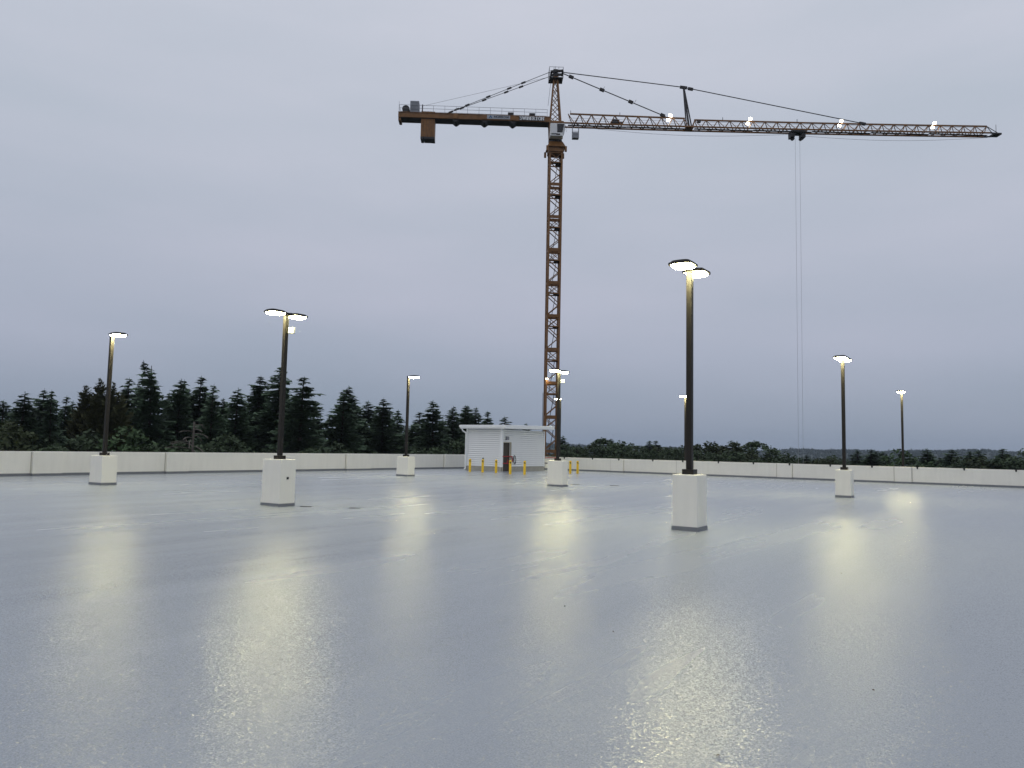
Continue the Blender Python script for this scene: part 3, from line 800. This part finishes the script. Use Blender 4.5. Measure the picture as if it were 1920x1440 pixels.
jm.build('trolley_winch', M['craned'], cr_root, rz=JR)
MB().box(22.2,22.7,-.2,.2,53.0+O,53.35+O).build('junction_box', M['craned'], cr_root, rz=JR)
# inspection cage
cg = MB(); x0,x1,y0_,y1_,za,zb2 = 2.55,3.5,-.95,-.15,49.55,51.85
for x in (x0,x1):
    for y in (y0_,y1_): cg.bar((x,y,za+O),(x,y,zb2+O),.06)
for z in (za,za+.5,za+1.0,zb2):
    for y in (y0_,y1_): cg.bar((x0,y,z+O),(x1,y,z+O),.05)
    for x in (x0,x1): cg.bar((x,y0_,z+O),(x,y1_,z+O),.05)
cg.box(x0,x1,y0_,y1_,za-.05+O,za+.02+O)
cgo = cg.build('inspection_cage', M['rail'], cr_root, rz=JR)
MB().box(x0+.03,x1-.03,y0_-.01,y0_+.01,za+.05+O,za+.85+O).build('cage_panel', M['grey'], cgo)
# trolley, hoist ropes
tl = MB(); tl.box(36.9,39.0,-.85,.85,51.75+O,51.95+O)
for x in (37.1,38.8):
    tl.box(x-.3,x+.3,-.6,.6,51.0+O,51.75+O)
    for e in (-.75,.75): tl.bar((x,e-.12,52.05+O),(x,e+.12,52.05+O),.42,n=10)
tl.bar((37.3,-.1,50.95+O),(37.3,.3,50.95+O),.55,n=10); tl.bar((38.6,-.1,50.95+O),(38.6,.3,50.95+O),.55,n=10)
tlo = tl.build('trolley', M['craned'], cr_root, rz=JR)
for x in (37.68,38.40): MB().bar((x,0,50.9+O),(x,0,-9+O),.038,n=5).build('hoist_rope', M['ropeb'], tlo)
hk = MB(); hk.box(37.5,38.6,-.2,.2,-10.4+O,-9+O); hk.path([(38.05,0,-10.4+O),(38.05,0,-10.9+O),(38.25,0,-11.2+O),(38.05,0,-11.4+O),(37.85,0,-11.2+O)],.14)
hk.build('hook_block', M['crane'], tlo)
tr = MB(); pts = [(4.0+33*i/14, 0, 51.6-.75*math.sin(math.pi*i/14)+O) for i in range(15)]; tr.path(pts,.03,n=4); tr.build('trolley_rope', M['rope'], cr_root, rz=JR); tr = MB()
pts = [(39+29.5*i/14, 0, 51.4+.75*i/14-.62*math.sin(math.pi*i/14)+O) for i in range(15)]; tr.path(pts,.03,n=4)
tr.build('trolley_rope', M['rope'], cr_root, rz=JR)
# lit flood lamps on the jib
def flood(x, y, z, ang, tilt, size=(.5,.34)):
    h = MB().box(-size[0]/2-.04,size[0]/2+.04,-.08,.0,-size[1]/2-.04,size[1]/2+.04).build('flood_lamp', M['craned'], cr_root)
    l_ = MB().box(-size[0]/2,size[0]/2,-.10,-.082,-size[1]/2,size[1]/2).build('lens', M['flood'], h)
    p = Vector((x*math.cos(JR)-y*math.sin(JR), x*math.sin(JR)+y*math.cos(JR), z+O))
    h.location = p; h.rotation_euler = (tilt, 0, JR+ang)
for x in (17.75,30.3,44.8,59.7):
    for dx, z, up in ((.15,.33,.6),(-.25,-.45,.35)):
        flood(x+dx, -.16-(.1 if z < 0 else 0), zt_(x)+z, .25, math.radians(28))
flood_m = MB().box(-.22,.22,-.14,.14,-.02,.0)
ml = MB().box(-.26,.26,-.18,.18,0,.14).build('mast_lamp', M['craned'], cr_root, rz=MR)
mlp = Matrix.Rotation(MR, 3, 'Z') @ Vector((-W+.05, -W-.42, 0)); ml.location = (mlp.x, mlp.y, 12.1+O)
MB().box(-.22,.22,-.15,.15,-.03,-.002).build('lens', M['flood'], ml)
MB().bar((0,.1,.06),(0,.34,.06),.06).build('bracket', M['craned'], ml)

# ================================================================== TREES
CON=[(-84.8,35.7,21.4,6.6,0),(-77.0,33.7,21.9,6.8,1),(-79.8,37.0,22.5,5.7,2),(-75.9,36.1,22.2,4.2,3),(-82.7,40.3,22.1,4.5,4),(-78.3,44.3,24.2,5.9,5),(-83.0,48.2,24.2,4.5,0),(-73.6,44.5,25.7,5.9,1),(-74.1,47.5,24.2,5.9,2),(-81.1,53.3,24.8,5.2,3),(-74.6,50.3,24.8,6.6,4),(-68.9,48.0,23.5,5.1,5),(-73.3,52.3,22.5,5.0,0),(-69.2,51.1,23.4,6.6,1),(-72.5,56.6,25.4,6.9,2),(-68.2,55.6,26.2,7.4,3),(-63.5,55.0,24.8,7.5,4),(-63.5,60.9,23.5,7.5,5),(-67.0,65.9,24.7,7.5,0),(-68.3,70.3,23.2,7.3,1),(-62.9,67.2,23.3,7.5,2),(-67.3,74.0,22.3,5.9,3),(-67.7,78.9,22.3,7.4,4),(-62.2,75.8,23.5,7.5,5),(-65.2,83.6,23.3,6.8,0),(-66.3,87.8,23.7,6.8,1),(-70.6,94.6,24.1,7.0,2),(-66.3,90.2,23.5,5.9,3),(-63.9,89.5,22.9,6.2,4),(-66.0,97.8,22.5,7.5,5),(-66.7,104.5,21.7,6.4,0),(-74.6,130.2,20.3,7.5,1),(-66.3,134.5,19.9,7.5,2),(-62.9,147.1,19.8,7.5,3),(-64.2,152.0,19.9,7.5,4),(-47.1,150.8,20.1,7.5,5),(-48.3,183.8,16.8,7.5,0),(-42.4,185.2,16.9,7.5,1),(-40.6,181.5,17.5,7.5,2),(-24.2,148.0,18.6,7.5,3),(-21.4,144.4,18.8,7.5,4),(-21.5,150.5,18.5,7.5,5),(-20.9,158.6,18.5,7.5,0),(-12.0,139.5,19.0,7.5,1),(-9.8,149.7,19.1,7.5,2),(-7.1,143.8,18.7,7.5,3),(-2.4,140.0,19.2,7.5,4),(-5.5,149.9,19.0,7.5,5)]
DEC=[(-66.2,28.4,19.4,2.2,1),(-65.6,29.7,18.9,2.2,0),(-63.0,30.4,18.6,2.2,0),(-67.7,34.5,18.9,2.2,0),(-57.1,33.1,18.8,2.2,2),(-59.5,36.8,18.5,2.2,0),(-65.6,42.2,19.0,2.2,0),(-59.0,41.2,18.8,2.2,0),(-61.5,44.7,18.8,2.2,0),(-58.6,45.1,18.8,2.2,0),(-60.3,49.5,18.9,2.2,0),(-55.0,49.5,18.8,2.2,0),(-56.7,53.5,18.4,2.2,0),(-53.7,53.8,18.8,2.2,0),(-53.4,56.8,18.8,2.2,0),(-52.8,60.1,18.8,2.2,0),(-53.9,64.4,19.1,2.2,0),(-53.1,67.7,19.2,2.2,0),(-65.7,117.9,18.8,2.4,0),(-66.4,123.2,19.1,2.4,1),(-65.5,129.3,20.1,3.0,0),(-59.6,126.7,19.5,2.9,0),(-61.0,137.0,19.5,3.1,1),(-54.3,134.4,19.3,3.5,1),(-50.0,130.8,18.8,2.9,0),(-50.6,141.2,19.2,2.6,0),(-48.3,139.9,19.9,3.1,1),(-44.6,138.0,20.1,3.5,1),(-36.8,124.7,18.3,2.7,1),(-41.3,144.2,20.1,3.5,0),(-39.6,144.7,17.8,2.2,0),(-41.0,165.0,17.2,3.0,1),(-32.6,161.7,17.8,2.9,1),(-30.7,167.2,17.6,3.0,0),(-14.2,124.2,18.8,2.8,2),(-14.8,149.3,17.7,2.6,0),(-11.5,149.6,17.7,3.1,0),(-8.4,144.8,18.2,2.5,0),(-3.6,140.0,18.6,2.9,1),(-1.2,140.0,18.4,2.9,0),(0.1,138.0,19.6,2.4,0)]
FIL=[(-98.5,44.3,21.7),(-96.6,48.3,22.3),(-88.8,46.0,21.5),(-92.8,51.2,22.8),(-96.4,57.0,23.5),(-91.6,57.2,23.9),(-83.7,54.7,22.7),(-90.7,62.3,23.8),(-84.9,61.7,22.6),(-86.0,65.3,23.4),(-87.6,69.8,24.7),(-82.3,69.9,24.1),(-74.2,67.1,21.9),(-77.5,72.3,21.3),(-77.6,78.0,23.1),(-74.6,78.1,22.4),(-74.1,84.0,20.8),(-70.7,84.3,21.6),(-71.1,89.1,21.7),(-68.1,88.9,21.8)]

def conifer_mesh(seed, dense=1.0, up=False, leader=False):
    """H=24 m, R=5 m; foliage as many small drooping sprays along whorled branches"""
    r = random.Random(seed); b = MB(); H, R = 24.0, 5.0
    z = 23.75
    lean = [r.uniform(-.05,.05), r.uniform(-.05,.05)]
    zc = z
    while zc > 8.5:
        z = zc; dpt = H-z
        Lz = R*(dpt/H)**.9 + .06
        nb_ = 4 if dpt < 1.5 else (6 if z > 13 else 4)
        a0 = r.uniform(0, 6.28)
        big = 1.0+.16*math.sin(z*1.9+seed)*r.uniform(.4,1)
        for k in range(nb_):
            az = a0+2*math.pi*k/nb_+r.uniform(-.5,.5)
            L_ = Lz*r.uniform(.45,1.12)*big
            if r.random() < .06: L_ *= 1.35
            L_ = max(L_, .12)
            z = zc+r.uniform(-.32,.32)*min(1, dpt)
            el = max(.35-.14*dpt, .10-.030*min(dpt,14)) + r.uniform(-.12,.12)
            if up: el += .65
            ca, sa = math.cos(az), math.sin(az)
            def pt(s):
                d = s*L_
                h = d*el - (0 if up else .16)*L_*s*s + .13*L_*max(0,s-.65)*2
                return (d*ca, d*sa, z+h)
            n = max(2, int(L_/.17*dense)); 
            for i in range(n):
                s = .12+.88*(i+.5)/n
                p = pt(s); q = pt(min(1.05, s+.04))
                ls = min(.8*L_+.08, .34+.48*(1-s)*min(1,L_/2))*r.uniform(.7,1.3)
                for sd in (-1, 1):
                    an = az+sd*r.uniform(.6,1.15)
                    tip = (p[0]+ls*math.cos(an), p[1]+ls*math.sin(an), p[2]+ls*(r.uniform(.1,.5) if up else r.uniform(-.55,.02)))
                    wd = min(.14,L_*.4)*r.uniform(.7,1.4)
                    i0 = len(b.v)
                    b.v += [(p[0]-wd*ca, p[1]-wd*sa, p[2]-wd*.3), (p[0]+wd*ca, p[1]+wd*sa, p[2]+wd*.3), tip]
                    b.f.append((i0,i0+1,i0+2))
                if r.random() < .7:     # hanging spray, gives the branch its depth
                    wd = min(.2,L_*.4)*r.uniform(.6,1.3); i0 = len(b.v); dn = r.uniform(.15,.48)*min(1,.3+L_)
                    b.v += [(p[0]-wd*ca, p[1]-wd*sa, p[2]+.03), (p[0]+wd*ca, p[1]+wd*sa, p[2]+.03), (p[0]+r.uniform(-.1,.1), p[1]+r.uniform(-.1,.1), p[2]-dn)]
                    b.f.append((i0,i0+1,i0+2))
            i0 = len(b.v); e_ = pt(1.12); w2 = .09
            c_ = pt(.86); b.v += [(c_[0]-w2*sa, c_[1]+w2*ca, c_[2]), (c_[0]+w2*sa, c_[1]-w2*ca, c_[2]), e_]; b.f.append((i0,i0+1,i0+2))
        zc -= r.uniform(.11,.22)*(1.0 if zc > 14 else 1.6)
    # leader
    for k in range(10):
        zz = 23.1+.09*k; a = r.uniform(0,6.28); i0 = len(b.v)
        b.v += [(0,0,zz),(0,0,zz+.14),(.2*math.cos(a)*(1-k/12),.2*math.sin(a)*(1-k/12),zz+.12)]; b.f.append((i0,i0+1,i0+2))
    for i, v in enumerate(b.v):
        t = v[2]-12
        b.v[i] = (v[0]+lean[0]*t*.4+(.04*(v[2]-20)**2*(1 if v[2] > 20 else 0) if leader else 0), v[1]+lean[1]*t*.4, v[2])
    tk = MB(); n = 6; rings = [(0,.34),(8,.26),(16,.14),(23.6,.02)]
    for z, q in rings:
        for i in range(n):
            tk.v.append((q*math.cos(2*math.pi*i/n)+lean[0]*(z-12)*.4, q*math.sin(2*math.pi*i/n)+lean[1]*(z-12)*.4, z))
    for k in range(3):
        for i in range(n): j = (i+1) % n; tk.f.append((k*n+i,k*n+j,(k+1)*n+j,(k+1)*n+i))
    return b, tk
CV = []
for k in range(7):
    b, tk = conifer_mesh(20+k, 1.0, leader=(k == 6))
    CV.append((b.mesh('crown', M['fir']), tk.mesh('trunk', M['bark'])))

def broad_mesh(seed, m, loose=1.0):
    """H=19 m, R=3 m broadleaf crown: leaf faces clumped on a branching skeleton"""
    r = random.Random(seed); b = MB(); tk = MB()
    tk.bar((0,0,0),(0,0,9),.38,n=6); tk.bar((0,0,9),(.2,.1,14.5),.22,n=5)
    for k in range(64):
        while True:
            u = Vector((r.uniform(-1,1), r.uniform(-1,1), r.uniform(-1,1)))
            if .25 < u.length < 1: break
        c = Vector((u.x*2.75, u.y*2.75, 13.3+u.z*5.0))
        if c.z < 9: continue
        if k % 4 == 0: tk.bar((.1,0,min(c.z-1.2,13.5)), c, .07, n=4)
        cr2 = r.uniform(.55,1.05)*(.8 if c.z > 16.5 else 1)
        for i in range(78):
            d = Vector((r.gauss(0,1), r.gauss(0,1), r.gauss(0,.8))).normalized()*cr2*r.random()**.35*loose
            p = c+d; s = r.uniform(.11,.24)
            a = Vector((r.uniform(-1,1), r.uniform(-1,1), r.uniform(-.7,.7))).normalized(); q = a.cross(Vector((r.uniform(-1,1),r.uniform(-1,1),r.uniform(-1,1)))).normalized()
            i0 = len(b.v)
            for vv in (p-a*s, p-q*s*.6, p+a*s, p+q*s*.6): b.v.append(tuple(vv))
            b.f.append((i0,i0+1,i0+2,i0+3))
    return b.mesh('crown', m), tk.mesh('trunk', M['bark'])
BV = {}
for kd in (0,1,2):
    BV[kd] = [broad_mesh(50+10*kd+j, M['leaf%d' % kd]) for j in range(3 if kd < 2 else 1)]
tr_r = random.Random(77)
def plant(meshes, name, label, x, y, sx, sz, group):
    t = thing(name, label, 'tree', (x, y, GZ), tr_r.uniform(0, 6.28), group)
    for nm, me in zip(('crown','trunk'), meshes):
        o = obj(nm, me, t); o.scale = (sx, sx*tr_r.uniform(.92,1.08), sz)
    return t
CLAB = [
 'short dark conifer at the far left edge behind the parapet', 'conifer with spiky top, second from the left edge', 'broad dark conifer with a high bushy top left of the pale tree',
 'slim conifer squeezed against the broad bushy-topped conifer', 'low pointed conifer just left of the pale olive tree', 'dark conifer right of the leaning-looking leftmost lamp post',
 'second tip of the dark conifer pair right of the leftmost lamp', 'tallest left-hand conifer with a long thin crooked tip', 'slim pointed conifer just right of the crooked-tipped tree',
 'narrow conifer between two taller ones, right of the crooked-tipped tree', 'tall conifer above the bare dead tree', 'conifer right of the tree above the dead snag',
 'low conifer top in the dip left of the lone spire', 'lone sharp spire conifer midway between two left lamp posts', 'tall slim conifer left of the twin-headed pole with outlet',
 'tallest conifer partly hidden behind the twin-headed pole with outlet', 'broad full conifer just right of the twin-headed pole with outlet', 'left tip of the broad double conifer past the gap',
 'right and higher tip of the broad double conifer past the gap', 'pale-topped conifer between the double conifer and its right neighbour', 'conifer with one branch reaching right toward a lamp post',
 'small ragged conifer touching the single lamp post left of the shed', 'small slim conifer just right of that single lamp post by the shed', 'conifer tallest between the single lamp post and the shed',
 'small pointed conifer left of the shed roof', 'first of two close conifer tips over the shed left edge', 'second of two close conifer tips over the shed left edge',
 'conifer tip rising over the left half of the shed roof', 'last dark conifer sloping down to the shed roof', 'conifer top showing alone above the middle of the shed roof',
 'tiny conifer tip above the right half of the shed roof', 'dark conifer just right of the crane foot', 'pointed conifer among round trees right of the shed',
 'left of two tiny conifer tips in the round tree belt', 'right of two tiny conifer tips in the round tree belt', 'dark pointed tree in the highest part of the round tree belt',
 'small conifer at the left end of the low right-hand trees', 'small conifer left of the hanging hoist ropes', 'small conifer right of the hanging hoist ropes',
 'pointed conifer just right of the smaller twin-headed lamp post', 'taller of a conifer pair between the two right lamp posts', 'shorter of a conifer pair between the two right lamp posts',
 'small conifer left of the rightmost lamp post', 'broad conifer right of the rightmost lamp post', 'conifer with a high tip midway along the far right trees',
 'slim isolated conifer with gaps beside it at far right', 'pointed tree near the right picture edge', 'dark conifer left of the far right pointed tree']
for i, (x, y, H, R, v) in enumerate(CON):
    plant(CV[6] if i == 7 else CV[v], 'conifer_tree', CLAB[i], x, y, R*1.28/5.0, H/24.0, 'dark conifers beyond the parapets')
for i, (x, y, H) in enumerate(FIL):
    plant(CV[(i*5+2) % 6], 'conifer_tree', 'dark conifer of the back row filling a gap in the left skyline', x, y, 1.25, H/24.0, 'back row conifers beyond the left parapet')

DLAB = {0:'light green leafy tree low at the far left edge', 4:'light green bush-like tree low right of the leftmost lamp post', 34:'spreading spiky pale tree behind the rightmost lamp post',
 28:'olive round tree low in front of the tree belt near its right end', 29:'large round tree ending the belt right of the nearest lamp post', 40:'tall ragged tree at the right picture edge'}
ULAB = {1:'second dark leafy tree from the left edge, behind the parapet', 2:'dark leafy tree below the low pointed conifers left of the cedar', 3:'dark leafy tree just left of the leftmost lamp post',
 5:'dark leafy tree directly below the crooked-tipped conifer', 6:'dark leafy tree just left of the bare dead tree', 7:'dark leafy tree right of the bare dead tree', 8:'dark leafy tree left of the lone spire conifer',
 9:'dark leafy tree below the tall slim conifer left of the outlet pole', 10:'dark leafy tree directly behind the twin-headed pole with outlet', 11:'dark leafy tree in the right skirt of the broad full conifer',
 12:'low dark tree in the gap between two conifer groups', 13:'dark leafy tree under the broad double conifer', 14:'dark leafy tree under the conifer with the reaching branch', 15:'dark leafy tree behind the single lamp post by the shed',
 16:'dark leafy tree under the tallest conifer near the shed', 17:'dark leafy tree touching the left side of the shed',
 18:'small round tree right of the crane foot', 19:'olive round tree above the two right-hand bollards', 20:'taller dark round tree in the left part of the tree belt', 21:'dark round tree left of the middle of the tree belt',
 22:'olive round tree midway between shed and nearest lamp post', 23:'olive round tree left of the nearest lamp post', 24:'dark round tree directly behind the nearest lamp post', 25:'dark round tree just right of the nearest lamp post',
 26:'olive round tree at the left shoulder of the tall right clump', 27:'olive round tree at the crest of the tall right clump', 30:'low dark tree at the right end of the tree belt', 31:'first low olive tree left of the hoist ropes',
 32:'low olive tree between the hoist ropes and the smaller twin-headed lamp', 33:'low dark tree behind the smaller twin-headed lamp post', 35:'low dark tree just right of the rightmost lamp post', 36:'low dark tree under the broad conifer at right',
 37:'low dark tree beside the slim isolated conifer at far right', 38:'olive round tree near the right picture edge', 39:'dark round tree next to the ragged tree at right edge'}
for i in range(26):
    f_ = i/25
    # a lower hedge of trees closes the gaps behind the right parapet
    x = -62+66*f_; y = 112+12*math.sin(i*1.7)
    ULAB_F = 'low dark hedge tree directly behind the right parapet'
    plant(BV[0][i % 3], 'hedge_tree', ULAB_F, x, y, tr_r.uniform(1.0,1.35), (18.3 - (1.9 if f_ > .55 else 0) - .6*f_ + tr_r.uniform(-.5,.3))/18.6, 'low hedge trees behind the right parapet')
for i, (x, y, H, R, k) in enumerate(DEC):
    left = y < 80
    lb = DLAB.get(i) or ULAB[i]
    gr = 'understorey trees below the left conifers' if left else 'round trees beyond the right parapet'
    ms = BV[k][i % len(BV[k])]
    plant(ms, 'leafy_tree', lb, x, y, (R*1.6 if left else R*1.6)/3.0, (H-(tr_r.uniform(0,1.7) if left and k == 0 else 0))/18.6, gr)
# pale multi-topped conifer behind the leftmost lamp post
t = thing('cedar_tree', 'broad pale olive tree with several tops behind the leftmost lamp post', 'tree', (-75.8, 40.6, GZ))
for j, (dx, dy, s, h) in enumerate(((0,0,1.0,24.0),(-1.15,-.75,.95,23.3),(.85,.55,.95,23.7),(-1.9,-1.2,.8,22.0),(1.7,1.1,.85,22.6),(.4,-.9,.9,22.4))):
    b, tk = conifer_mesh(90+j, 1.1, up=True)
    o = obj('crown', b.mesh('crown', M['cedar']), t, (dx, dy, 0)); o.scale = (s*1.25, s*1.25, h/24.3)
    if j == 0: obj('trunk', tk.mesh('trunk', M['bark']), t)
# bare dead tree
t = thing('dead_tree', 'bare grey dead tree with drooping branches in front of the dark conifers', 'tree', (-51.5, 34.5, GZ))
b = MB(); b.bar((0,0,0),(0,0,12),.34,n=6); b.bar((0,0,12),(.1,0,19.1),.16,n=6); b.build('trunk', M['deadw'], t)
b = MB(); r = random.Random(3)
for k in range(30):
    z = 14.2+4.8*(k/30); a = r.uniform(0,6.28); L_ = (19.6-z)*.62+.35; dr_ = r.uniform(.1,.5)
    p = Vector((.05,0,z)); pts = [tuple(p)]
    for s in (.35,.7,1.0):
        pts.append((L_*s*math.cos(a+.2*s), L_*s*math.sin(a+.2*s), z+.25*s*L_-dr_*L_*s*s*1.3))
    b.path(pts, .05, n=4)
    if r.random() < .7:
        q = pts[2]; b.bar(q, (q[0]+.4*math.cos(a+1), q[1]+.4*math.sin(a+1), q[2]-.3), .03)
b.build('branches', M['deadw'], t)

# ------------------------------------------------------------------ evening haze
def haze():
    m = bpy.data.materials.new('haze'); m.use_nodes = True; nt = m.node_tree; nt.nodes.clear()
    o = nt.nodes.new('ShaderNodeOutputMaterial'); v = nt.nodes.new('ShaderNodeVolumePrincipled')
    v.inputs['Color'].default_value = (.70,.82,1.0,1); v.inputs['Density'].default_value = 1.15e-4
    v.inputs['Anisotropy'].default_value = 0.1
    nt.links.new(v.outputs[0], o.inputs['Volume'])
    b = MB().box(-3950,3950,-3950,3950,0,82); ob = b.build('haze', m, None, (0,0,GZ-1.2)); stuff(ob)
    ob['label'] = 'thin bluish evening haze filling the air'; ob['category'] = 'haze'
haze()
